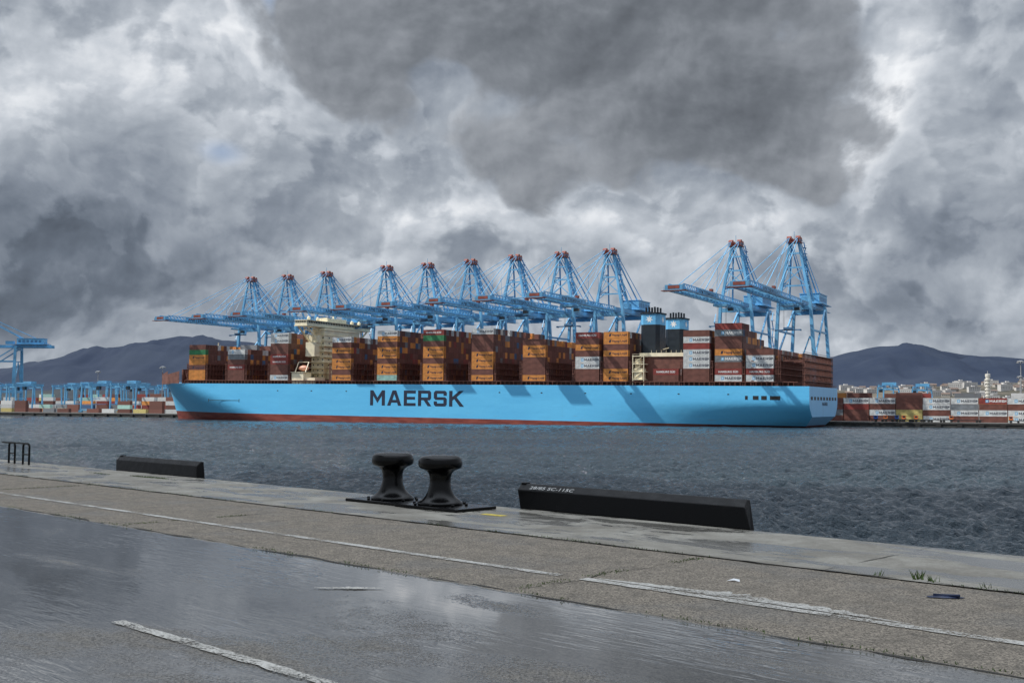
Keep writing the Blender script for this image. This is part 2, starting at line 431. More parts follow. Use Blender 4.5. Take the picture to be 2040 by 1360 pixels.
# bridge house : stepped tower, open decks and full width wings
mb=MB()
mb.box(123,13,DK,131.5,46,DK+31)
for i in range(10):
    z=DK+3+i*3; ex=2.4 if i<4 else (1.2 if i<7 else .5)
    mb.box(123-ex,13-ex*1.3,z,131.5+ex,46+ex*1.3,z+.16)
mb.box(131.5,16,DK,138,43,DK+10)
mb.box(119,1,DK,127,8,DK+6.2); mb.box(118.6,.6,DK+6.2,127.4,8.4,DK+6.45)
mb.box(127,2,DK,134,11,DK+3.4)
mb.box(123.5,7,DK+15.2,129.5,13,DK+23); mb.box(124,9,DK+23,130,13,DK+27)
put('accommodation_block',mb.mesh('accommodation_block',[CREAM]),Matrix(),parent=ship)
mb=MB()
mb.box(121,-.4,DK+31.5,130,59.4,DK+32); mb.box(121.4,-.2,DK+32,129.6,59.2,DK+33.2); mb.box(121.2,-.3,DK+34.5,130,59.3,DK+34.9)
for j in range(40): mb.box(129.3,-.2+j*1.52,DK+33.2,129.55,.05+j*1.52,DK+34.5)
for j in range(7): mb.box(121.4+j*1.35,-.2,DK+33.2,121.6+j*1.35,.05,DK+34.5)
for y0,y1 in((12,1.5),(47,57.5)):
    for x in(122.5,128.5):
        mb.beam((x,y0,DK+23),(x,y1,DK+31.4),.7); mb.beam((x,(y0+y1)/2,DK+27.3),(x,(y0+y1)/2,DK+31.4),.4); mb.beam((x,y0,DK+29),(x,(y0*.4+y1*.6),DK+31.4),.35)
mb.box(122,20,DK+34.9,128,38,DK+37.2)
put('navigation_bridge',mb.mesh('navigation_bridge',[CREAM]),Matrix(),parent=ship)
part('window_band',GLASS,(121.7,.1,DK+33.2,129.3,58.9,DK+34.5))
mb=MB(); mb.box(0,0,0,.04,.8,.9); WA=mb.mesh('window',[GLASS]); mb=MB(); mb.box(0,0,0,.8,.04,.9); WB=mb.mesh('window',[GLASS])
for i in range(9):
    z=DK+1.2+i*3
    for j in range(5): put('window',WA,T(131.5,17+j*6.2,z),parent=ship)
    for j in range(3): put('window',WB,T(124+j*3.1,12.96,z),parent=ship)
mb=MB()
mb.beam((125,29.5,DK+37),(125,29.5,DK+41.5),.7,w2=.3); mb.box(124.6,26,DK+39,125.3,33,DK+39.3); mb.box(124.6,27.5,DK+40.4,125.3,31.5,DK+40.7)
for y in(6,14,46,53): mb.lathe([(.2,0),(.9,.6),(1.0,1.3),(.7,2.0),(.1,2.3)],10,126,y,DK+34.9); mb.cyl((124,y+2,DK+34.8),(124,y+2,DK+38),.1,5)
for i in range(30): mb.cyl((130,i*2.02,DK+34.8),(130,i*2.02,DK+36.0),.06,4)
mb.box(129.95,0,DK+35.9,130.05,59,DK+36.05)
put('radar_mast',mb.mesh('radar_mast',[CREAM]),Matrix(),parent=ship)
mb=MB()
for i in range(9):
    z=DK+3.2+i*3; ex=2.4 if i<4 else (1.2 if i<7 else .5)
    for zz in(.5,1.0):
        mb.box(123-ex,13-ex*1.3,z+zz,131.5+ex,13-ex*1.3+.05,z+zz+.05); mb.box(131.5+ex-.05,13-ex*1.3,z+zz,131.5+ex,46+ex*1.3,z+zz+.05)
    mb.beam((130 if i%2 else 124,11.9,z),(124 if i%2 else 130,11.9,z+3),.4,.12)
put('stairway',mb.mesh('stairway',[CREAM]),Matrix(),parent=ship)
mb=MB(); mb.lathe([(.1,0),(.9,.3),(1.4,1.1),(1.4,1.7),(1.0,2.5),(.3,3.0)],14,0,0,0,sx=2.6,sy=1)
put('lifeboat',mb.mesh('lifeboat',[BOATP],True),T(124.5,4.4,DK+7.2),parent=ship)
mb=MB(); mb.beam((121,1.5,DK+6.4),(121,4.4,DK+12),.35); mb.beam((128,1.5,DK+6.4),(128,4.4,DK+12),.35); mb.beam((121,4.4,DK+12),(128,4.4,DK+12),.3)
put('davit',mb.mesh('davit',[CREAM]),Matrix(),parent=ship)
# engine casing and funnels
mb=MB(); mb.box(320,6,DK,341,53,DK+13.5); mb.box(319.5,5.4,DK+13.5,341.5,53.6,DK+15.2,1)
for i in range(4): mb.box(317.6,.6,DK+i*3.6+2.6,323.5,6,DK+i*3.6+2.9,1); mb.box(317.6,.6,DK+i*3.6+3.6,323.5,.7,DK+i*3.6+3.7,1)
for x in(317.8,323.2): mb.box(x,.6,DK,x+.3,.9,DK+14,1); 
mb.box(318.4,1.2,DK+2.9,322.5,5.8,DK+8,1); mb.box(318.4,2.2,DK+8,321,5.8,DK+12.5,1)
for i in range(3): mb.beam((318,1,DK+i*3.6+2.9),(323,1,DK+i*3.6+6.4),.5,.15,1)
mb.box(323.5,.8,DK-.2,341,5.9,DK+2,0)
for i in range(8): mb.cyl((342-i*2.4,5.8,DK+15.2),(342-i*2.4,5.8,DK+16.4),.08,4,1)
mb.beam((322,8,DK+15),(330,16,DK+18),.4,.4,1)
put('engine_casing',mb.mesh('engine_casing',[BROWN,CREAM]),Matrix(),parent=ship)
FB=paint('funnel_blue',(.12,.40,.68),.45,.1); FD=paint('funnel_navy',(.006,.014,.024),.5,.2)
for y in(8,42):
    mb=MB()
    def rr(x0,y0,x1,y1,c): return [(x0+c,y0),(x1-c,y0),(x1,y0+c),(x1,y1-c),(x1-c,y1),(x0+c,y1),(x0,y1-c),(x0,y0+c)]
    def pr(pts,z0,z1,mi):
        n=len(pts); mb.add([(a,b,z0) for a,b in pts]+[(a,b,z1) for a,b in pts],[(i,(i+1)%n,n+(i+1)%n,n+i) for i in range(n)]+[tuple(range(n,2*n))],mi)
    p=rr(318.6,y,327.9,y+11,1.6)
    pr(p,DK+13,DK+28.6,1); pr(p,DK+28.6,DK+33.6,0); pr(rr(318.2,y-.4,328.3,y+11.4,1.7),DK+33.6,DK+34.3,1)
    for i in range(5):
        for j in range(2): mb.cyl((320.6+i*1.4,y+3+j*4,DK+34.2),(320.6+i*1.4,y+3+j*4,DK+36.8+.3*(i%2)),.5,8,1)
    fo=put('funnel',mb.mesh('funnel',[FB,FD]),Matrix(),parent=ship)
    mb=MB(); star(mb,0,0,1.9,0,.02)
    me=flatmesh(mb,'emblem',[WHITE])
    put('emblem',me,T(323.2,y-.03,DK+31.1)@RX90,parent=fo); put('emblem',me,T(327.93,y+5.5,DK+31.1)@AFT,parent=fo)

# ------------------------------------------------------------------ CRANES (local: x along rail, -y over the water)
def crane_parts():
    P={}
    mb=MB(); W=9.5
    for x in(-W,W):
        mb.beam((x,0,3),(x,0,30),1.7,2.1); mb.beam((x,0,30),(x*.82,0,59),1.7,2.1,w2=1.3)
        mb.beam((x,30,3),(x,30,30),1.5,1.9); mb.beam((x,30,30),(x*.82,30,59),1.5,1.9,w2=1.2)
        mb.beam((x,0,17),(x,30,17),1.3,1.9); mb.beam((x*.98,1,31),(x*.85,29,57),.8,.8); mb.beam((x,29,18),(x*.97,1,34),.7,.7)
        mb.beam((x*.9,0,45),(x*.9,30,45),.7,.9)
    for y in(0,30):
        mb.beam((-W-2,y,3.2),(W+2,y,3.2),1.6,1.9); mb.beam((-W,y,17),(W,y,17),1.3,2.2); mb.beam((-W*.82,y,56),(W*.82,y,56),1.3,2.0)
        for x in(-W-1,-W+3,W-3,W+1):
            mb.box(x-1.3,y-.6,.9,x+1.3,y+.6,2.3)
            for k in(-.8,.8): mb.cyl((x+k,y-.4,.45),(x+k,y+.4,.45),.45,10,1)
    mb.beam((-W,30,18),(0,30,44),.6); mb.beam((W,30,18),(0,30,44),.6)
    for i in range(12): mb.box(-W-2.6,.4,4+i*4.2,-W-1.0,3.0,4.15+i*4.2); mb.beam((-W-1.8,.6 if i%2 else 2.8,4.1+i*4.2),(-W-1.8,2.8 if i%2 else .6,8.3+i*4.2),.5,.1)
    P['portal_frame']=mb.mesh('portal_frame',[CRBLUE,DARK])
    mb=MB()
    for x in(-3.2,3.2):
        mb.box(x-.4,-84,57.4,x+.4,0,58.5); mb.box(x-.22,-84,60.0,x+.22,0,60.4)
        for i in range(28):
            y=-84+i*3; mb.beam((x,y,58.5),(x,y+1.5,60.0),.2); mb.beam((x,y+1.5,60.0),(x,y+3,58.5),.2)
    for i in range(18): mb.box(-2.75,-84+i*4.9,57.6,2.75,-83.6+i*4.9,58.2); mb.beam((-2.7,-83.8+i*4.7,58),(2.7,-79.5+i*4.7,58),.2)
    for x in(-4.6,4.6):
        mb.box(x-.5,-86,57.5,x+.5,0,57.65)
        for z in(58.2,58.8): mb.box(x-.04+(.45 if x>0 else -.45),-86,z,x+.04+(.45 if x>0 else -.45),0,z+.07)
        for i in range(30): xx=x+(.45 if x>0 else -.45); mb.box(xx-.05,-86+i*2.9,57.6,xx+.05,-85.9+i*2.9,58.85)
    mb.box(3.66,-68,57.4,3.74,-38,60.3)
    mb.box(-4,-87,57.2,4,-84,59.6); mb.box(-2.6,-87.1,57.9,2.6,-86.9,59.3,1); mb.box(-5.4,-88.0,56.9,5.4,-84.5,57.15,1)
    for x in(-3.6,3.6): mb.box(x-.08,-87.9,57.2,x+.08,-87.7,58.6)
    mb.box(-3.9,-48,60.4,-2.5,-46,61.6,1); mb.box(2.5,-48,60.4,3.9,-46,61.6,1)
    P['boom']=mb.mesh('boom',[CRBLUE,CRRED])
    mb=MB()
    for x in(-3.2,3.2): mb.box(x-.6,.3,57.4,x+.6,52,60.0)
    for i in range(10): mb.box(-2.6,2+i*5,57.6,2.6,2.6+i*5,58.6)
    for x in(-5.2,5.2):
        mb.box(x-.6,.3,57.5,x+.6,52,57.65); 
        for z in(58.2,58.8): mb.box(x-.04,.3,z,x+.04,52,z+.07)
    P['main_girder']=mb.mesh('main_girder',[CRBLUE])
    mb=MB()
    for x in(-1,1):
        mb.beam((x*7.6,0,59),(x*2.0,1,89),1.4,1.4,w2=.95)
        mb.beam((x*6.0,14,60.5),(x*2.0,3,88),.8,.8)
        mb.beam((x*6.5,.5,68),(x*5.2,10.5,69),.5); mb.beam((x*4.6,.6,77),(x*4,7.2,78),.5)
        mb.beam((x*7.0,.3,64),(x*4.8,10,69.5),.35); mb.beam((x*5.6,.5,72.5),(x*4,7,78),.35)
        mb.beam((x*2.2,3,88),(x*3.4,40,60.6),.55,.55)
        mb.beam((x*6.2,.8,67),(x*4.3,6.8,76),.3); mb.beam((x*4.5,.8,76),(x*3.0,5,83),.3)
    for z,w in((67,6.2),(76,4.6),(83,3.2)): mb.beam((-w,.6,z),(w,.6,z),.7)
    mb.beam((-6.2,.4,67),(4.4,.6,76),.4); mb.beam((6.2,.4,67),(-4.4,.6,76),.4)
    for i in range(10):
        z=60.5+i*2.8; y=1.5+(i%2)*2.2; mb.beam((6.8-i*.25,y,z),(6.8-i*.25,3.7-(i%2)*2.2+0,z+2.8),.5,.12); mb.box(6.0-i*.25,1.0,z,7.6-i*.25,4.4,z+.12)
        mb.box(7.5-i*.25,1.0,z+1,7.6-i*.25,4.4,z+1.1)
    P['tower_frame']=mb.mesh('tower_frame',[CRBLUE])
    mb=MB()
    mb.box(-3.4,-1.6,88.2,3.4,4.2,88.6)
    for x in(-2.2,2.2):
        mb.box(x-.9,-1.2,88.6,x+.9,3.4,90.2); mb.cyl((x-1.0,.2,90.3),(x+1.0,.2,90.3),1.3,14); mb.cyl((x-1.0,2.8,90.0),(x+1.0,2.8,90.0),1.1,14)
    mb.box(-2,-.4,89,2,.9,90)
    for x in(-3.4,3.4):
        mb.box(x-.05,-1.6,89.6,x+.05,4.2,89.7,1)
        for y in(-1.6,1.3,4.1): mb.box(x-.06,y,88.6,x+.06,y+.12,89.7,1)
    mb.cyl((0,1,90),(0,1,94),.12,6,1)
    P['apex_platform']=mb.mesh('apex_platform',[CRRED,CRBLUE])
    mb=MB()
    for x in(-3.2,3.2):
        mb.beam((x*.7,-.5,90),(x,-40,60.6),.28); mb.beam((x*.7,-.5,90.6),(x,-74,60.6),.24)
        mb.beam((x*.5,-.5,91),(x*.9,-46,62),.12); mb.beam((x*.6,-.5,90.8),(x,-24,60.8),.12)
        mb.beam((x*.7,3.5,90),(x,50,60.6),.3); mb.beam((x*.6,3.5,90.4),(x*.8,36,64),.1)
        mb.beam((x,-20,60.5),(x*.8,-20.5,75.2),.16)
    P['stay_cable']=mb.mesh('stay_cable',[CRBLUE])
    mb=MB(); mb.box(-5,30,60.8,5,47,66.0); mb.box(-5.3,29.7,66.0,5.3,47.3,66.3); mb.box(-7,27,60.5,7,49,60.8)
    for i in range(6): mb.box(5.0,31+i*2.6,62.3,5.04,32.6+i*2.6,64.6,1)
    mb.box(-2,22,60.8,2,27,63.8)
    P['machinery_house']=mb.mesh('machinery_house',[CRBLUE,CRDARK])
    mb=MB(); mb.box(-3.4,-3,55.8,3.4,4,56.8,0); mb.box(3.6,-2,52.8,6.0,1.6,55.8,0); mb.box(3.55,-2.05,53.4,6.05,-.6,54.9,1)
    P['trolley_cab']=mb.mesh('trolley_cab',[CRBLUE,GLASS])
    mb=MB(); mb.box(-6.1,-.25,0,6.1,.25,.6); mb.box(-6.2,-1.2,-.2,-5.8,1.2,.5); mb.box(5.8,-1.2,-.2,6.2,1.2,.5); mb.box(-2,-1,.6,2,1,1.5)
    P['spreader']=mb.mesh('spreader',[CRDARK])
    mb=MB()
    for x in(-2,2):
        for y in(-.8,.8): mb.cyl((x,y,0),(x,y,1),.05,4)
    P['hoist_rope']=mb.mesh('hoist_rope',[DARK])
    P['lettering']=textmesh('APM TERMINALS',2.6,NAVY,.06,1.2)
    return P
CP=crane_parts()
def crane(M,ls=1.,zs=1.,trolley=-30,drop=34,text=True,label='tall light blue quay crane with boom lowered over the ship'):
    e=put('quay_crane',None,M@Matrix.Diagonal((1,ls,zs,1)),label=label,cat='crane',group='ship-to-shore cranes along the terminal quay')
    for k in('portal_frame','boom','main_girder','tower_frame','apex_platform','stay_cable','machinery_house'): put(k,CP[k],Matrix(),parent=e)
    put('trolley_cab',CP['trolley_cab'],T(0,trolley,0),parent=e)
    put('spreader',CP['spreader'],T(0,trolley,drop),parent=e)
    put('hoist_rope',CP['hoist_rope'],T(0,trolley,drop+1.4)@Matrix.Diagonal((1,1,55.8-drop-1.4,1)),parent=e)
    if text:
        put('lettering',CP['lettering'],T(3.76,-66,57.85)@AFT,parent=e)
CR=[(497,.875,.965),(570,.89,.965),(648,.91,.97),(768,.95,.985),(850,.96,.985),(936,.97,.99),(1025,.98,1.),(1118,1.0,1.0),(1215,1.03,1.0),(1468,1.08,1.0),(1585,1.11,1.0)]
for i,(px,ls,zs) in enumerate(CR):
    x=SX(px,67)
    crane(MQ@T(x,66,FQZ-.5),ls,zs,trolley=random.choice([-12,-22,-40,-50]),drop=random.choice([46,50,52]) if px!=1585 else 44)
crane(T((-58-1020)/F*1000,1000,FQZ)@Matrix.Rotation(R(-86),4,'Z'),1.38,.98,text=False,label='light blue harbour crane standing on a distant pier')

# ------------------------------------------------------------------ far quay / land / yard
def groundmat(name,a,b_,scale=.02):
    m,nt,b=newmat(name); g=NT(nt); tc=g.n('ShaderNodeTexCoord').outputs['Object']
    g.set(b.inputs['Base Color'],g.mix(g.mapr(g.noise(tc,scale,8,.65),.3,.7),a,b_)); b.inputs['Roughness'].default_value=.9; b.inputs['Specular IOR Level'].default_value=.1; return m
LAND=groundmat('terminal_ground',(.08,.08,.08),(.13,.125,.12))
QWALL=paint('quay_wall',(.05,.05,.048),.9,.4,.3)
mb=MB(); mb.add([(-3000,62,FQZ),(2500,62,FQZ),(9000,9000,FQZ),(-9000,9000,FQZ)],[(0,1,2,3)])
put('ground',mb.mesh('ground',[LAND]),MQ,kind='structure')
mb=MB(); mb.box(-3000,61.2,-4,2500,61.99,FQZ+.02); mb.box(-3000,60.9,FQZ-.7,2500,61.3,FQZ+.06)
put('quay_wall',mb.mesh('quay_wall',[QWALL]),MQ,kind='structure')
mb=MB(); mb.box(-.9,-.5,-.6,.9,.5,1.7); mb.box(-1.1,-.7,-.4,1.1,-.5,1.5)
FEN=mb.mesh('rubber_fender',[RUBBER])
for i in range(20):
    put('rubber_fender',FEN,MQ@T(408+i*9,60.4,.1),label='black rubber fender hung on the terminal quay wall',cat='fender',group='fenders on the terminal quay wall')
for i in range(16):
    put('rubber_fender',FEN,MQ@T(-170+i*12,60.4,.1),label='black rubber fender hung on the terminal quay wall',cat='fender',group='fenders on the terminal quay wall')
ykeys=['BR','G','BR','G','DG','G','BR','Y','G','BR','O']
PICK={0:['BR','DG','BR','BR'],1:['BR','BR','R','G'],2:['BR','G','BR','G'],3:['Y','Y','BR','BR'],4:['G','BR','G','G'],5:['BR','G','DG','G'],6:['BR','G','BR','R'],7:['G','G','BR','G'],8:['BR','O','BR','Y'],9:['BR','G','DG','BR'],10:['T','BR','R','BR']}
for i in range(14):
    col=PICK.get(i,[random.choice(ykeys) for _ in range(4)])
    for r,k in enumerate(col):
        container(MQ@T(383+i*12.6,92,FQZ+.02+r*2.9),k,'M' if k=='G' else ('m' if k=='R' and r%2 else ''),'stacked in the terminal yard','containers stacked in the terminal yard')
YB=['BR']*9+['R']*2+['G']*5+['DG','DG','BL','Y','O','T']
for row in range(1,9):
    for i in range(18):
        for r in range(random.choice([3,4,4,4,5])): stuffbox(MQ@T(368+i*12.8,94+row*9,FQZ+r*2.86),random.choice(YB),False)
for row in range(9):
    for i in range(26):
        x=-330+i*15.5+ (row%2)*4
        if random.random()<.15: continue
        for r in range(random.choice([1,2,3,3,4,5])): stuffbox(MQ@T(x,95+row*19,FQZ+r*2.86),random.choice(YB),False)
me=bpy.data.meshes.new('stacked_containers'); me.from_pydata([tuple(v) for v in SV],[],SF)
at=me.color_attributes.new('Col','FLOAT_COLOR','CORNER')
buf=[]
for f,c in zip(SF,SC): buf+= [c[0],c[1],c[2],1.]*len(f)
at.data.foreach_set('color',buf)
m,nt,b=newmat('mixed_container_paint'); g=NT(nt)
a=g.n('ShaderNodeAttribute'); a.attribute_name='Col'
tc=g.n('ShaderNodeTexCoord').outputs['Object']
g.set(b.inputs['Base Color'],g.mix(g.mapr(g.noise(tc,.6,6,.65),.5,.8,0,.45),a.outputs['Color'],(.10,.05,.035))); b.inputs['Roughness'].default_value=.6
me.materials.append(m)
put('stacked_containers',me,Matrix(),kind='stuff',label='rows of mixed coloured shipping containers stacked on ship and yard')
mb=MB()
for x in(-6,6):
    for y in(-12,12):
        mb.beam((x,y,1.5),(x*.8,y,20),.8,1.0); mb.box(x-1.8,y-.5,.2,x+1.8,y+.5,1.6)
        for k in(-1,1): mb.cyl((x+k,y-.5,.75),(x+k,y+.5,.75),.75,10,1)
for y in(-12,12): mb.beam((-6,y,2),(6,y,2),.8,1.0); mb.beam((-5,y,19),(5,y,19),.8,1.0)
for x in(-4,4): mb.beam((x,-14,20.8),(x,14,20.8),1.0,1.5)
mb.box(-4.5,2,21.6,4.5,7,23.6); mb.box(-6.5,3,17,-4.4,5.5,19.6,2); mb.box(-3,-3,10,3,-2,10.5); 
for x in(-2.5,2.5): mb.cyl((x,-2.5,10.5),(x,-2.5,20),.07,4)
for x in(-5.2,5.2): mb.box(x-.05,-14,22.5,x+.05,14,22.6); mb.beam((x*1.05,-12,6),(x*.9,12,6.5),.3)
RTG=mb.mesh('yard_crane',[CRBLUE,RUBBER,GLASS])
for x,y in((-300,112),(-275,140),(-250,170),(-232,112),(-212,150),(-190,190),(-172,131),(-150,112),(-132,170),(-120,112),(-95,170),(-60,131),(-25,112),(-280,210),(-240,230),(-205,240),(-165,250),(-140,260),(-110,230),(385,300),(400,350),(590,330),(640,360)):
    put('yard_crane',RTG,MQ@T(x,y,FQZ),label='light blue rubber-tyred gantry crane over container stacks',cat='gantry crane',group='gantry cranes in the container yard')
mb=MB(); mb.cyl((0,0,0),(0,0,34),.45,8,r2=.22); mb.lathe([(.4,33.4),(2.0,33.7),(2.0,34.1),(.3,34.5)],10)
for k in range(8): t=k*math.pi/4; mb.box(1.9*math.cos(t)-.3,1.9*math.sin(t)-.3,32.9,1.9*math.cos(t)+.3,1.9*math.sin(t)+.3,33.6)
LM=mb.mesh('light_mast',[paint('galvanised',(.3,.31,.32),.5,.1)])
for x,y in((-105,130),(-250,200),(-150,330),(470,230),(620,300)):
    put('light_mast',LM,MQ@T(x,y,FQZ),label='tall grey floodlight mast in the container yard',cat='light mast',group='light masts in the terminal')
def tractor(cm):
    mb=MB(); mb.box(0,0,1.0,2.0,2.4,1.5,1); mb.box(0.1,.1,1.5,1.8,1.5,3.1,0); mb.box(.02,.25,2.1,.1,1.35,2.9,2); mb.box(.4,.04,2.1,1.6,.1,2.9,2)
    mb.box(1.9,.5,.95,14.5,1.9,1.25,1)
    for x in(.9,4.0,12,13.3):
        for y in(0,2.0): mb.cyl((x,y,.5),(x,y+.4,.5),.5,12,3)
    return mb.mesh('terminal_tractor',[cm,DARK,GLASS,RUBBER])
TO,TB=tractor(ORANGE),tractor(BLUECAB)
for i,(px,mm,n) in enumerate(((1745,TB,'blue'),(1762,TO,'orange'),(1782,TB,'blue'),(1800,TO,'orange'),(1822,TO,'orange'),(1890,TO,'orange'),(2010,TO,'orange'))):
    put('terminal_tractor',mm,MQ@T(SX(px,80),72+3.5*(i%3),FQZ+.02),label=f'{n} terminal tractor with flat trailer on the quay',cat='truck',group='terminal tractors on the quay')
# ------------------------------------------------------------------ hills
def ridge(name,pts,Z,depth,mat,base=FQZ-3,seed=0,rough=.04):
    def hy(px):
        for (a,ya),(b,yb) in zip(pts[:-1],pts[1:]):
            if a<=px<=b:
                t=(px-a)/(b-a); t=t*t*(3-2*t)*.5+t*.5; return ya+(yb-ya)*t
        return pts[-1][1]
    nx=260; ny=34; vs=[]
    p0,p1=pts[0][0],pts[-1][0]
    for j in range(ny):
        t=j/(ny-1)
        for i in range(nx):
            px=p0+(p1-p0)*i/(nx-1)
            hh=max(0,(801+.005*px-hy(px))/F*Z+CAMZ)
            prof=math.sin(min(1,t/.62)*math.pi/2)**1.3 if t<.62 else math.cos((t-.62)/.38*math.pi/2)
            x=(px-1020)/F*Z; y=Z-depth*.62+depth*t
            nz=mn.fractal(Vector((x/ (Z*.05)+seed,y/(Z*.04),seed)),1.0,2.0,7)
            vs.append((x,y,base+hh*prof*(1+rough*nz*(5 if t<.5 else .7))))
    mb=MB(); mb.add(vs,[(j*nx+i,j*nx+i+1,(j+1)*nx+i+1,(j+1)*nx+i) for j in range(ny-1) for i in range(nx-1)])
    return put(name,mb.mesh(name,[mat],True),Matrix(),kind='structure')
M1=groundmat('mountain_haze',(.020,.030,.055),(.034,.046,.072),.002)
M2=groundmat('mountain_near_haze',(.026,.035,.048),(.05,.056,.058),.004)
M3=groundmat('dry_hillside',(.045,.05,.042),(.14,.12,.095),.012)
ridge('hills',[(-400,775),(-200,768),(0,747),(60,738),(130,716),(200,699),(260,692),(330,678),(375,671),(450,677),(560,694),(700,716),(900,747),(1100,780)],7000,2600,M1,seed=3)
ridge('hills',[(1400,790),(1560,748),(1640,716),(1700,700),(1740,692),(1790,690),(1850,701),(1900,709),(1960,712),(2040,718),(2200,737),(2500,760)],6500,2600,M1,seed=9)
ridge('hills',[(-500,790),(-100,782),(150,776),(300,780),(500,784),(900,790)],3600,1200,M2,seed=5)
ridge('hills',[(1500,790),(1650,776),(1760,771),(1850,769),(1950,766),(2040,761),(2300,752),(2600,770)],2300,900,M3,seed=12,rough=.015)
HW=[paint('house_wall',c,.8,.12,.3) for c in((.50,.49,.48),(.38,.36,.33),(.28,.24,.21))]
RT=paint('tile_roof',(.16,.115,.095),.8,.3,.5)
def house(w,d,h,mw,flat):
    mb=MB(); mb.box(0,0,-8,w,d,h)
    if flat: mb.box(-.3,-.3,h,w+.3,d+.3,h+.6,0); mb.box(w*.3,d*.3,h+.6,w*.6,d*.7,h+3,0)
    else:
        mb.add([(-.5,-.5,h),(w+.5,-.5,h),(w+.5,d+.5,h),(-.5,d+.5,h),(-.5,d/2,h+d*.28),(w+.5,d/2,h+d*.28)],[(0,1,5,4),(2,3,4,5),(0,4,3),(1,2,5),(0,3,2,1)],1)
    fl=max(1,int(h/3.2))
    for f in range(fl):
        for i in range(int(w/3.4)):
            mb.box(1.2+i*3.4,-.05,f*3.2+1.2,2.6+i*3.4,-.02,f*3.2+2.6,2)
    return mb.mesh('house',[mw,RT,GLASS])
HM=[house(22,10,7,HW[0],True),house(12,8,4,HW[0],False),house(14,9,4,HW[1],False),house(26,10,9,HW[0],True),house(16,9,5,HW[2],False)]
HLB=['white flat-roofed apartment block on the hillside','white house with tiled roof on the hillside','sandy house with tiled roof on the hillside','long white apartment block on the hillside','brown house with tiled roof on the hillside']
for i in range(120):
    px=random.uniform(1672,2070)
    Z=1700+random.random()*560; k=random.choice([0,1,1,2,2,4,1,3])
    t=min(.62,max(0,(Z-(2300-558))/900)); hh=(801+.005*px-(776 -(px-1650)*.035))/F*2300+CAMZ
    z=FQZ-3.5+hh*math.sin(t/.62*math.pi/2)**1.3 if t>0 else FQZ
    put('house',HM[k],T((px-1020)/F*Z,Z,z)@Matrix.Rotation(R(random.uniform(-25,25)),4,'Z'),label=HLB[k],cat='building',group='buildings of the town behind the port')
CRT=paint('tower_cream',(.62,.60,.54),.7,.15,.3)
mb=MB(); mb.lathe([(2.0,0),(1.9,37)],16)
for k in range(9): mb.lathe([(1.9,8+k*3.2),(2.9,8.1+k*3.2),(2.9,9.6+k*3.2),(1.9,9.7+k*3.2)],16)
mb.lathe([(1.9,37),(2.4,37.2),(2.4,40),(1.9,40.2)],14); mb.cyl((0,0,40),(0,0,43),.15,5)
put('control_tower',mb.mesh('control_tower',[CRT]),T(948/F*1100,1100,FQZ),label='slim cream ringed port control tower',cat='tower')
put('light_mast',LM,T(1012/F*600,600,FQZ)@Matrix.Scale(.7,4),label='tall grey floodlight mast in the container yard',cat='light mast',group='light masts in the terminal')

# ------------------------------------------------------------------ WATER : real wave surface
m,nt,b=newmat('harbour_water'); g=NT(nt)
tc=g.n('ShaderNodeTexCoord').outputs['Object']
w2=g.noise(g.mapping(tc,scale=(.9,1.7,.6),rot=(0,0,R(-14))),1.,3,.6,.6)
w3=g.noise(g.mapping(tc,scale=(2.4,4.4,2.),rot=(0,0,R(10))),1.,4,.68,.4)
h=g.math('ADD',g.math('MULTIPLY',w2,.55),g.math('MULTIPLY',w3,.34))
g.set(b.inputs['Normal'],g.bump(h,1.,1.0))
pt=g.noise(g.mapping(tc,scale=(.008,.02,.01)),1.,4,.6)
c=g.mix(g.mapr(pt,.35,.65),(.018,.032,.046),(.030,.050,.064))
crest=g.mapr(g.noise(g.mapping(tc,scale=(.5,1.6,1),rot=(0,0,R(-20))),1.,6,.74),.675,.73)
c=g.mix(g.math('MULTIPLY',crest,.65),c,(.5,.53,.55))
g.set(b.inputs['Base Color'],c); b.inputs['Roughness'].default_value=.06; b.inputs['IOR'].default_value=1.38
WM=m
rng=np.random.default_rng(5)
ny=1500; nx=900
yy=16*np.exp(np.linspace(0,1,ny)*math.log(1000/16)); tt=np.linspace(math.tan(R(-36)),math.tan(R(36)),nx)
Y,Tt=np.meshgrid(yy,tt,indexing='ij'); X=Y*Tt
Hh=np.zeros_like(X); step=Y*.0028
for i in range(120):
    lam=.6*(4.4/.6)**(rng.random()**1.0); k=2*math.pi/lam; th=math.radians(-66)+rng.normal()*.55
    amp=.0170*lam*rng.uniform(.5,1.4); fade=np.clip((lam/step-1.6)/2.0,0,1)
    ph=k*(X*math.cos(th)+Y*math.sin(th))+rng.random()*6.28
    Hh+=amp*(2.0*np.exp(1.3*(np.sin(ph)-1))-.75)*fade
gust=.85+.3*np.sin(X*.021+Y*.013+1)*np.sin(Y*.031-X*.007)
Hh*=gust
co_=np.stack([X,Y,Hh],-1).reshape(-1,3).astype(np.float32)
idx=np.arange(ny*nx).reshape(ny,nx); quads=np.stack([idx[:-1,:-1],idx[:-1,1:],idx[1:,1:],idx[1:,:-1]],-1).reshape(-1,4).astype(np.int32)
me=bpy.data.meshes.new('water'); me.vertices.add(len(co_)); me.vertices.foreach_set('co',co_.ravel())
me.loops.add(quads.size); me.loops.foreach_set('vertex_index',quads.ravel()); me.polygons.add(len(quads))
me.polygons.foreach_set('loop_start',np.arange(0,quads.size,4,dtype=np.int32)); me.polygons.foreach_set('loop_total',np.full(len(quads),4,dtype=np.int32))
me.polygons.foreach_set('use_smooth',np.ones(len(quads),dtype=bool)); me.update(calc_edges=True); me.materials.append(WM)
put('water',me,Matrix(),kind='structure')
mb=MB(); mb.add([(-9000,-3000,-1.5),(9000,-3000,-1.5),(9000,9000,-1.5),(-9000,9000,-1.5)],[(0,1,2,3)])
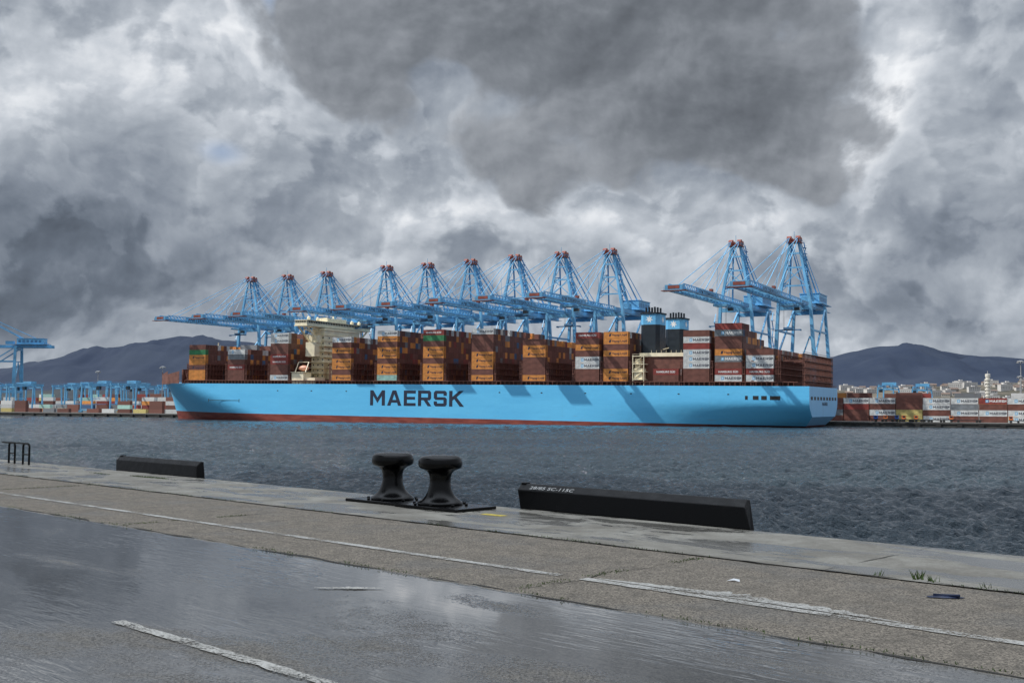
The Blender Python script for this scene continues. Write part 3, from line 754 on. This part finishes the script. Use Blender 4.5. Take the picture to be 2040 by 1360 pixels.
put('water',mb.mesh('water',[WM]),Matrix(),kind='structure')

# ------------------------------------------------------------------ NEAR QUAY (local y = -d)
def asph():
    m,nt,b=newmat('wet_asphalt'); g=NT(nt)
    tc=g.n('ShaderNodeTexCoord').outputs['Object']; x,y,z=g.sep(tc); d=g.math('MULTIPLY',y,-1.)
    sp=g.noise(tc,80,3,.75); vo=g.n('ShaderNodeTexVoronoi'); g.set(vo.inputs['Vector'],tc); vo.inputs['Scale'].default_value=78
    stone=vo.outputs['Color']; sr,_,_2=g.sep(stone)
    big=g.noise(tc,.55,6,.62); mid=g.noise(tc,3.5,6,.65)
    dry=g.mix(g.mapr(sr,.05,.95),(.080,.066,.050),(.36,.305,.235))
    dry=g.mix(g.mapr(sp,.38,.7,0,.6),dry,(.115,.098,.078))
    dry=g.mix(g.mapr(mid,.42,.72,0,.6),dry,(.085,.073,.057))
    wetc=g.mix(g.mapr(sr,.05,.95),(.045,.041,.035),(.19,.17,.14))
    edge=g.math('ADD',d,g.math('MULTIPLY',g.math('SUBTRACT',mid,.5),.26))
    inner=g.mapr(edge,5.80,5.94)
    big2=g.noise(g.mapping(tc,scale=(.20,.46,1),loc=(3.1,1.7,0)),1.,7,.66,.7)
    pm=g.math('ADD',big2,g.math('MULTIPLY',g.math('SUBTRACT',sr,.5),.07))
    pm=g.math('ADD',pm,g.mapr(d,6.2,11,.08,.0,False))
    pud=g.math('MULTIPLY',inner,g.mapr(pm,.40,.55))
    damp=g.math('MULTIPLY',g.math('SUBTRACT',1.,inner),g.mapr(big,.50,.66,0,.55))
    wet=g.math('MAXIMUM',g.math('MAXIMUM',g.math('MULTIPLY',inner,.75),damp),pud)
    c=g.mix(wet,dry,wetc)
    c=g.mix(g.math('MULTIPLY',pud,.55),c,(.05,.05,.05))
    g.set(b.inputs['Base Color'],c)
    r=g.mapr(wet,0,1,.85,.30,False); r=g.mix(pud,g.vec(r,r,r),(.02,.02,.02))
    g.set(b.inputs['Roughness'],r); g.set(b.inputs['IOR'],g.mapr(pud,0,1,1.45,2.5,False))
    tex=g.math('ADD',g.math('MULTIPLY',vo.outputs['Distance'],-1.),sp)
    b1=g.bump(tex,g.math('MULTIPLY',g.math('SUBTRACT',1.0,pud),.8),.005)
    rip=g.noise(g.mapping(tc,scale=(2.4,13,1),rot=(0,0,R(48))),1.,2,.45,.8)
    rm=g.mapr(g.noise(g.mapping(tc,loc=(7,2,0)),.35,3,.5),.40,.62,.06,1.)
    b2=g.bump(rip,g.math('MULTIPLY',pud,g.math('MULTIPLY',rm,.6)),.008,b1)
    g.set(b.inputs['Normal'],b2)
    return m
def conc():
    m,nt,b=newmat('quay_concrete'); g=NT(nt)
    tc=g.n('ShaderNodeTexCoord').outputs['Object']
    a=g.noise(tc,.9,7,.65); s=g.noise(tc,40,4,.75); md=g.noise(tc,4.5,6,.7); st=g.noise(g.mapping(tc,scale=(.5,1.6,1)),1.,6,.65,.5)
    c=g.mix(g.mapr(a,.35,.68),(.19,.172,.14),(.34,.318,.27)); c=g.mix(g.mapr(s,.45,.72,0,.65),c,(.13,.115,.09)); c=g.mix(g.mapr(md,.5,.7,0,.5),c,(.14,.125,.10))
    w=g.mapr(st,.49,.56); c=g.mix(g.math('MULTIPLY',w,.6),c,(.075,.072,.065))
    g.set(b.inputs['Base Color'],c); g.set(b.inputs['Roughness'],g.mapr(w,0,1,.85,.2,False))
    g.set(b.inputs['Normal'],g.bump(s,g.mapr(w,0,1,.8,.22,False),.007)); return m
def wline():
    m,nt,b=newmat('worn_road_paint'); g=NT(nt)
    tc=g.n('ShaderNodeTexCoord').outputs['Object']
    n=g.math('ADD',g.math('MULTIPLY',g.noise(tc,2.2,5,.6),.4),g.math('MULTIPLY',g.noise(tc,42,3,.8),.6))
    g.set(b.inputs['Base Color'],g.mix(g.mapr(n,.35,.56),(.56,.54,.49),(.34,.32,.28)))
    b.inputs['Roughness'].default_value=.6
    tr=g.n('ShaderNodeBsdfTransparent'); mx=g.n('ShaderNodeMixShader'); out=nt.nodes['Material Output']
    nt.links.new(g.mapr(n,.50,.57),mx.inputs[0]); nt.links.new(b.outputs[0],mx.inputs[1]); nt.links.new(tr.outputs[0],mx.inputs[2]); nt.links.new(mx.outputs[0],out.inputs['Surface'])
    return m
AS,CO,WL=asph(),conc(),wline()
mb=MB(); mb.add([(-150,-2.6,0),(120,-2.6,0),(120,-160,0),(-150,-160,0)],[(0,3,2,1)])
put('pavement',mb.mesh('pavement',[AS]),MN,kind='structure')
mb=MB(); nx=400
vs=[];fs=[]
for i in range(nx+1):
    x=-150+270*i/nx; jj=.02*mn.noise(Vector((x*2.1,0,0)))
    vs+=[(x,-.0+jj,.012),(x,-2.62+.09*mn.noise(Vector((x*1.7,4,0))),.012),(x,jj+.06,-.06),(x,.06+jj,-9)]
for i in range(nx):
    a=4*i; fs+=[(a,a+1,a+5,a+4),(a+2,a,a+4,a+6),(a+3,a+2,a+6,a+7)]
mb.add(vs,fs); put('quay_edge',mb.mesh('quay_edge',[CO]),MN,kind='structure')
DJ=paint('joint_filler',(.04,.036,.028),.9,.4,3)
mb=MB()
def jline(p,q,w,z,amp=.02,n=60):
    p=Vector((p[0],p[1],0));q=Vector((q[0],q[1],0)); d=(q-p).normalized(); a=Vector((-d.y,d.x,0)); vs=[]
    for i in range(n+1):
        c=p+(q-p)*i/n; o=amp*mn.fractal(Vector((c.x*1.7,c.y*1.7,z*100)),1,2,4); ww=w*max(.02,(.25+1.3*mn.noise(c*2.3+Vector((0,0,2)))))
        vs+=[(c.x+a.x*(o-ww/2),c.y+a.y*(o-ww/2),z),(c.x+a.x*(o+ww/2),c.y+a.y*(o+ww/2),z)]
    mb.add(vs,[(2*i,2*i+1,2*i+3,2*i+2) for i in range(n)])
jline((-60,-5.84),(60,-5.84),.08,.004,.05,700)
jline((-60,-2.62),(60,-2.62),.05,.016,.05,700)
for s in(-22.4,-14.9,-7.4,.1,7.6,15.15,22.6): jline((s,-2.66),(s+.1,-5.8),.035,.006,.12,60); jline((s+1.5,-.02),(s+1.5,-2.6),.02,.018,.02,40)
put('pavement_joint',mb.mesh('pavement_joint',[DJ]),MN,kind='structure')
mb=MB()
def strip(s0,s1,d,w,z,amp=.02):
    n=int((s1-s0)/.08); vs=[]
    for i in range(n+1):
        x=s0+(s1-s0)*i/n; a=amp*mn.noise(Vector((x*5,d,0))); c=amp*mn.noise(Vector((x*5,d,7)))
        vs+=[(x,-(d-w/2)+a,z),(x,-(d+w/2)+c,z)]
    mb.add(vs,[(2*i,2*i+1,2*i+3,2*i+2) for i in range(n)])
strip(-45,14.95,4.82,.12,.008); strip(15.25,60,4.82,.135,.008); strip(14.1,19.5,9.05,.105,.008,.03)
vs=[];n=60
for i in range(n+1):
    t=i/n; x=15.35+3.2*t; w=.24*math.sin(math.pi*min(1,t*1.02))*(.5+.8*abs(mn.noise(Vector((x*5,1,1)))))
    vs+=[(x,-4.74,.012),(x,-4.72+abs(w)*1.2,.012)]
mb.add(vs,[(2*i,2*i+1,2*i+3,2*i+2) for i in range(n)])
vs=[]
for i in range(21):
    t=i/20; cx=13.85+.5*t; cy=-7.05+.48*t; w=.05*math.sin(math.pi*t)*(.6+abs(mn.noise(Vector((t*9,3,1)))))
    vs+=[(cx-w,cy+w,.009),(cx+w,cy-w,.009)]
mb.add(vs,[(2*i,2*i+1,2*i+3,2*i+2) for i in range(20)])
put('road_marking',mb.mesh('road_marking',[WL]),MN,kind='structure')
mb=MB(); mb.add([(10.05,-1.0,.017),(10.5,-1.0,.017),(10.5,-1.16,.017),(10.05,-1.16,.017)],[(0,3,2,1)])
put('yellow_marking',mb.mesh('yellow_marking',[YEL]),MN,kind='structure')
GR=paint('weed_green',(.07,.11,.025),.8,.4,3)
mb=MB()
def blade(x,y,z,h,lean=.5):
    a=random.uniform(0,6.28); w=.005+h*.05; dx,dy=math.cos(a)*w,math.sin(a)*w; l=h*lean; b2=random.uniform(0,6.28)
    mb.add([(x-dx,y-dy,z),(x+dx,y+dy,z),(x+math.cos(b2)*l,y+math.sin(b2)*l,z+h)],[(0,1,2)])
for i in range(5200):
    s=random.uniform(-30,24); dd=random.choice([2.62,5.84]); 
    if mn.noise(Vector((s*.9,dd,0)))+.15*mn.noise(Vector((s*6,dd,0)))<-.02: continue
    blade(s,-dd+random.gauss(0,.025),.012,random.uniform(.006,.026))
for i in range(1500):
    s=random.choice([.1,7.6,15.15]); d=random.uniform(2.7,5.7)
    if mn.noise(Vector((s,d*2,3)))<-.05: continue
    blade(s+random.gauss(.05,.04),-d,.006,random.uniform(.006,.02))
for cx,cd,n,hh in((17.2,2.55,7,.07),(17.6,2.5,18,.11),(17.75,2.55,12,.08),(18.3,2.55,6,.06),(19.0,2.6,5,.05),(-1.4,.75,180,.04),(-.8,.7,160,.04),(-3.2,.9,100,.03),(13.2,2.6,30,.03)):
    for i in range(n): blade(cx+random.gauss(0,.035 if hh>.045 else .3),-cd+random.gauss(0,.03),.012,random.uniform(.4,1)*hh,.5)
put('weeds',mb.mesh('weeds',[GR]),MN,kind='stuff',label='small green weeds growing along the quay joints')
def ironmat(name,rl,rh,spec,base):
    m,nt,b=newmat(name); g=NT(nt); tc=g.n('ShaderNodeTexCoord').outputs['Object']
    n=g.noise(tc,6,6,.65)
    c=g.mix(g.mapr(n,.55,.75,0,.5),(base,base,base*1.1),(base*3.2,base*2.6,base*2.2)); g.set(b.inputs['Base Color'],c)
    g.set(b.inputs['Roughness'],g.mapr(n,.3,.7,rl,rh)); g.set(b.inputs['Normal'],g.bump(g.noise(tc,22,4,.6),.6,.0025)); b.inputs['Specular IOR Level'].default_value=spec; return m
IRON=ironmat('black_cast_iron',.14,.30,.22,.003)
FPM=ironmat('black_fender_paint',.25,.45,.15,.003)
prof=[(.385,0),(.395,.03),(.36,.065),(.305,.10),(.25,.16),(.205,.25),(.180,.36),(.180,.46),(.203,.54),(.26,.59),(.34,.615),(.37,.65),(.38,.70),(.375,.76),(.35,.805),(.30,.83),(.20,.845),(.0001,.85)]
prof=[(r*.96,z*.955) for r,z in prof]
def smoothp(p,it=2):
    for _ in range(it):
        q=[p[0]]
        for a,b in zip(p[:-1],p[1:]): q+= [(a[0]*.75+b[0]*.25,a[1]*.75+b[1]*.25),(a[0]*.25+b[0]*.75,a[1]*.25+b[1]*.75)]
        q.append(p[-1]); p=q
    return p
for s,d in((7.48,.76),(8.77,.82)):
    e=put('bollard',None,MN@T(s,-d,.012),label='black cast-iron mushroom mooring bollard bolted to the quay',cat='bollard',group='pair of mooring bollards')
    mb=MB(); mb.lathe(smoothp(prof),40,0,0,.05); put('post',mb.mesh('post',[IRON],True),Matrix(),parent=e)
    mb=MB(); mb.box(-.74 if s<8 else -.635,-.45,0,.62 if s<8 else .86,.45,.05)
    for k in range(8):
        t=k*math.pi/4+.39; mb.cyl((.53*math.cos(t)*.95,.40*math.sin(t),.05),(.53*math.cos(t)*.95,.40*math.sin(t),.085),.03,6)
    o=put('base_plate',mb.mesh('base_plate',[IRON]),Matrix(),parent=e)
    bv=o.modifiers.new('b','BEVEL'); bv.width=.012; bv.segments=2
FTX=paint('faded_white_paint',(.5,.5,.48),.6,.3,30)
def fender(s0,s1,h,txt):
    e=put('fender_panel',None,MN@T(s0,.12,0),label='black steel fender panel'+(' with white lettering' if txt else '')+' at the quay edge',cat='fender',group='fender panels along the quay edge')
    mb=MB(); L=s1-s0; sh=-.19
    prof=[(-.04,-.9),(-.04,0.02),(.02,h-.10),(.16,h),(.24,h-.01),(.26,-.9)]
    n=len(prof); vs=[]
    for x in(0,L):
        for y,z in prof: vs.append((x+sh*max(0,z)/h,y,z))
    mb.add(vs,[(i,(i+1)%n,n+(i+1)%n,n+i) for i in range(n)]+[tuple(range(n)),tuple(range(2*n-1,n-1,-1))])
    o=put('panel',mb.mesh('panel',[FPM]),Matrix(),parent=e); bv=o.modifiers.new('b','BEVEL'); bv.width=.014; bv.segments=2
    mb=MB()
    mb.box(-.15,.13,h-.03,-.07,.25,h+.012); put('bracket',mb.mesh('bracket',[FPM]),Matrix(),parent=e)
    if txt:
        me=textmesh(txt,.10,FTX,.001,1.45)
        sl=math.atan2(.10,.14)
        put('lettering',me,T(.10,.012+.028,h-.10+.026)@Matrix.Rotation(sl,4,'X'),parent=e)
fender(9.75,14.1,.40,'28/85 SC-115C'); fender(-4.35,-.45,.36,None)
mb=MB()
for s in(0,.95):
    pts=[(s,0,0),(s,0,.50),(s+.04,0,.555),(s+.10,0,.57),(s+.30,0,.57),(s+.36,0,.555),(s+.40,0,.50),(s+.40,0,0)]
    for a,b_ in zip(pts[:-1],pts[1:]): mb.cyl(a,b_,.028,10)
    mb.cyl((s,0,.28),(s+.4,0,.28),.02,8)
mb.cyl((-.5,0,.57),(.95,0,.57),.022,8)
put('ladder_handrail',mb.mesh('ladder_handrail',[FPM]),MN@T(-9.3,-.62,.01),label='black tubular ladder handrail at the quay edge',cat='handrail')
mb=MB(); n=18
vs=[(0,0,.03)]
for i in range(n):
    t=2*math.pi*i/n; r=1+.25*mn.noise(Vector((math.cos(t)*2,math.sin(t)*2,5)))
    vs.append((.17*r*math.cos(t),.06*r*math.sin(t),.004+.012*abs(mn.noise(Vector((t*3,1,0))))))
mb.add(vs,[(0,i+1,(i+1)%n+1) for i in range(n)]); mb.beam((-.1,.02,.02),(.12,-.03,.025),.03,.02)
put('plastic_scrap',mb.mesh('plastic_scrap',[paint('dark_blue_plastic',(.01,.02,.06),.4,.3,9)],True),MN@T(18.2,-3.3,.002)@Matrix.Rotation(R(35),4,'Z'),label='flattened dark blue scrap lying on the asphalt',cat='litter')
mb=MB(); mb.add([(0,0,0),(.08,.01,.012),(.13,.03,0),(.11,.06,.018),(.03,.05,.01),(.06,.03,.025)],[(0,1,5),(1,2,5),(2,3,5),(3,4,5),(4,0,5)])
put('crumpled_paper',mb.mesh('crumpled_paper',[WHITE]),MN@T(16.3,-3.9,.004),label='small crumpled white paper on the asphalt',cat='litter')

# ------------------------------------------------------------------ added out-of-view cloud that keeps the near quay in shade
bm=bmesh.new(); bmesh.ops.create_icosphere(bm,subdivisions=5,radius=1)
for v in bm.verts:
    n=mn.fractal(v.co*2.2,1,2,5); v.co*=1+.28*n; v.co.x*=85; v.co.y*=110; v.co.z*=20
me=bpy.data.meshes.new('shade_cloud'); bm.to_mesh(me); bm.free(); me.polygons.foreach_set('use_smooth',[True]*len(me.polygons))
me.materials.append(paint('cloud_white',(.8,.8,.8),1.,.05))
put('shade_cloud',me,T(-275,25,290),kind='structure')

# ------------------------------------------------------------------ SUN + SKY
sd=Vector((-.97,0,1)).normalized()
li=bpy.data.lights.new('sun','SUN'); li.energy=4.4; li.angle=R(.7); li.color=(1,.95,.87)
so=bpy.data.objects.new('sun',li); COL.objects.link(so); so.rotation_euler=sd.to_track_quat('Z','Y').to_euler()
w=bpy.data.worlds.new('World'); sc.world=w; w.use_nodes=True; nt=w.node_tree; nt.nodes.clear(); g=NT(nt)
out=g.n('ShaderNodeOutputWorld')
sky=g.n('ShaderNodeTexSky',sky_type='NISHITA'); sky.sun_disc=False; sky.sun_elevation=R(46); sky.sun_rotation=R(270)
bg1=g.n('ShaderNodeBackground'); nt.links.new(sky.outputs[0],bg1.inputs[0]); bg1.inputs[1].default_value=.1
tc=g.n('ShaderNodeTexCoord').outputs['Generated']; x,y,z=g.sep(tc)
az=g.math('ARCTAN2',x,y); el=g.math('ARCSINE',z)
def P(px,py): return math.atan((px-1020)/F),(806-py)/F
p0=g.vec(g.math('MULTIPLY',az,6.),g.math('MULTIPLY',el,7.),0.)
wn=g.n('ShaderNodeTexNoise'); g.set(wn.inputs['Vector'],p0); wn.inputs['Scale'].default_value=1.1; wn.inputs['Detail'].default_value=2; wn.inputs['Roughness'].default_value=.5
vm=g.n('ShaderNodeVectorMath',operation='SUBTRACT'); g.set(vm.inputs[0],wn.outputs['Color']); vm.inputs[1].default_value=(.5,.5,.5)
def vadd(a,b,s=1.):
    q=g.n('ShaderNodeVectorMath',operation='SCALE'); g.set(q.inputs[0],b); q.inputs['Scale'].default_value=s
    r=g.n('ShaderNodeVectorMath',operation='ADD'); g.set(r.inputs[0],a); g.set(r.inputs[1],q.outputs[0]); return r.outputs[0]
pw=vadd(p0,vm.outputs[0],.30)
n1=g.noise(pw,1.0,6,.48)
def layer(loc,scale,t,soft,rough,ld):
    v=g.mapping(pw,loc=loc); a=g.noise(v,scale,9,rough); b=g.noise(vadd(v,ld),scale,9,rough)
    cov=g.mapr(a,t,t+soft); th=g.mapr(a,t+.02,t+.22,0,1,False); rel=g.math('SUBTRACT',a,b)
    return a,cov,th,rel
fa,ca_,ta,ra=layer((0,0,0),1.15,.46,.055,.515,(-.06,.09,0))
fb,cb,tb,rb=layer((4,2,1),1.9,.51,.045,.515,(-.04,.06,0))
fc,cc,tcx,rc=layer((9,5,2),3.6,.55,.05,.53,(-.025,.035,0))
wx,wy,wz=g.sep(vm.outputs[0])
azw=g.math('ADD',az,g.math('MULTIPLY',wx,.14)); elw=g.math('ADD',el,g.math('MULTIPLY',wy,.10))
def blobq(px,py,rx,ry,ang=0):
    a0,e0=P(px,py); dx=g.math('SUBTRACT',azw,a0); dy=g.math('SUBTRACT',elw,e0)
    return g.math('SQRT',g.math('ADD',g.math('POWER',g.math('ABSOLUTE',g.math('DIVIDE',dx,rx/F)),2.),g.math('POWER',g.math('ABSOLUTE',g.math('DIVIDE',dy,ry/F)),2.)))
def blob(px,py,rx,ry,lo=1.15,hi=.55,ang=0): return g.mapr(blobq(px,py,rx,ry,ang),lo,hi)
val=g.math('ADD',.52,g.math('MULTIPLY',g.math('SUBTRACT',n1,.5),.40))
val=g.lerp(val,g.math('SUBTRACT',.76,g.math('MULTIPLY',ta,.38)),g.math('MULTIPLY',ca_,.62))
val=g.lerp(val,g.math('SUBTRACT',.72,g.math('MULTIPLY',tb,.28)),g.math('MULTIPLY',cb,.38))
val=g.lerp(val,g.math('SUBTRACT',.64,g.math('MULTIPLY',tcx,.2)),g.math('MULTIPLY',cc,.14))
for (px,py,rx,ry,lo,hi,ang,amp) in (
  (400,110,400,170,1.2,.2,0,.15),(1770,230,110,260,1.25,.2,0,.26),(1120,430,460,60,1.4,.1,0,.14),
  (60,560,560,180,1.3,.3,0,-.27),(60,30,230,120,1.2,.3,0,-.08),(1950,560,330,170,1.3,.2,0,-.17),(1990,120,170,120,1.2,.3,0,-.05),
  (2000,590,80,50,1.3,.2,0,.18),(60,270,140,60,1.3,.3,0,.12),(650,440,160,70,1.3,.2,0,.06),(1500,480,300,60,1.3,.1,0,.08),(1000,520,300,60,1.3,.1,0,-.05),(1300,690,900,90,1.4,.2,0,.05)):
    val=g.math('ADD',val,g.math('MULTIPLY',blob(px,py,rx,ry,lo,hi,ang),amp))
qd=g.math('MINIMUM',blobq(1150,-40,570,390),blobq(1420,200,320,210))
edge=g.math('ADD',g.math('SUBTRACT',1.,qd),g.math('ADD',g.math('MULTIPLY',g.math('SUBTRACT',fa,.5),1.7),g.math('MULTIPLY',g.math('SUBTRACT',fb,.5),1.0)))
cd_=g.mapr(edge,-.07,.13); core=g.mapr(edge,-.02,.6,0,1,False)
dv=g.math('SUBTRACT',.44,g.math('MULTIPLY',core,.21))
dv=g.math('ADD',dv,g.math('MULTIPLY',g.math('SUBTRACT',fb,.5),.20))
val=g.lerp(val,dv,g.math('MULTIPLY',cd_,.90))
val=g.math('ADD',val,g.math('ADD',g.math('MULTIPLY',ra,.85),g.math('ADD',g.math('MULTIPLY',rb,.6),g.math('MULTIPLY',rc,.32))))
col=g.ramp(val,[(.0,(.07,.085,.11)),(.22,(.14,.168,.212)),(.40,(.24,.275,.33)),(.56,(.37,.41,.465)),(.72,(.57,.61,.665)),(.90,(.90,.92,.95))])
col=g.mix(g.math('MULTIPLY',cd_,.6),col,g.ramp(val,[(0,(.085,.09,.098)),(.3,(.18,.19,.203)),(.55,(.34,.355,.38)),(1,(.72,.73,.75))]))
bt=g.math('MAXIMUM',blob(440,330,30,26,1.5,.0),blob(562,8,16,46,1.5,.0))
col=g.mix(g.math('MULTIPLY',bt,.5),col,(.24,.36,.58))
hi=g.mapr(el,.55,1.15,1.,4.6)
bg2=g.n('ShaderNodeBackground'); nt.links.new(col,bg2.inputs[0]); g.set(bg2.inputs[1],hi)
gap=g.mapr(g.noise(pw,.8,7,.55),.66,.74,1.,.5)
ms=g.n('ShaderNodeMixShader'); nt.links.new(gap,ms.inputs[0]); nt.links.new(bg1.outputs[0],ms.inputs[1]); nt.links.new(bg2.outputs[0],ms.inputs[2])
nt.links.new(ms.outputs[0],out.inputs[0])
# ------------------------------------------------------------------ CAMERA
cd=bpy.data.cameras.new('camera'); cd.sensor_width=36; cd.lens=F/2040*36; cd.clip_start=.1; cd.clip_end=30000
co=bpy.data.objects.new('camera',cd); COL.objects.link(co)
co.matrix_world=T(0,0,CAMZ)@Matrix.Rotation(R(90+3.263),4,'X')@Matrix.Rotation(R(.286),4,'Z')
sc.camera=co
sc.view_settings.view_transform='Standard'; sc.view_settings.look='None'; sc.view_settings.exposure=0
print('individual containers',individual[0],'stuff',len(SF))
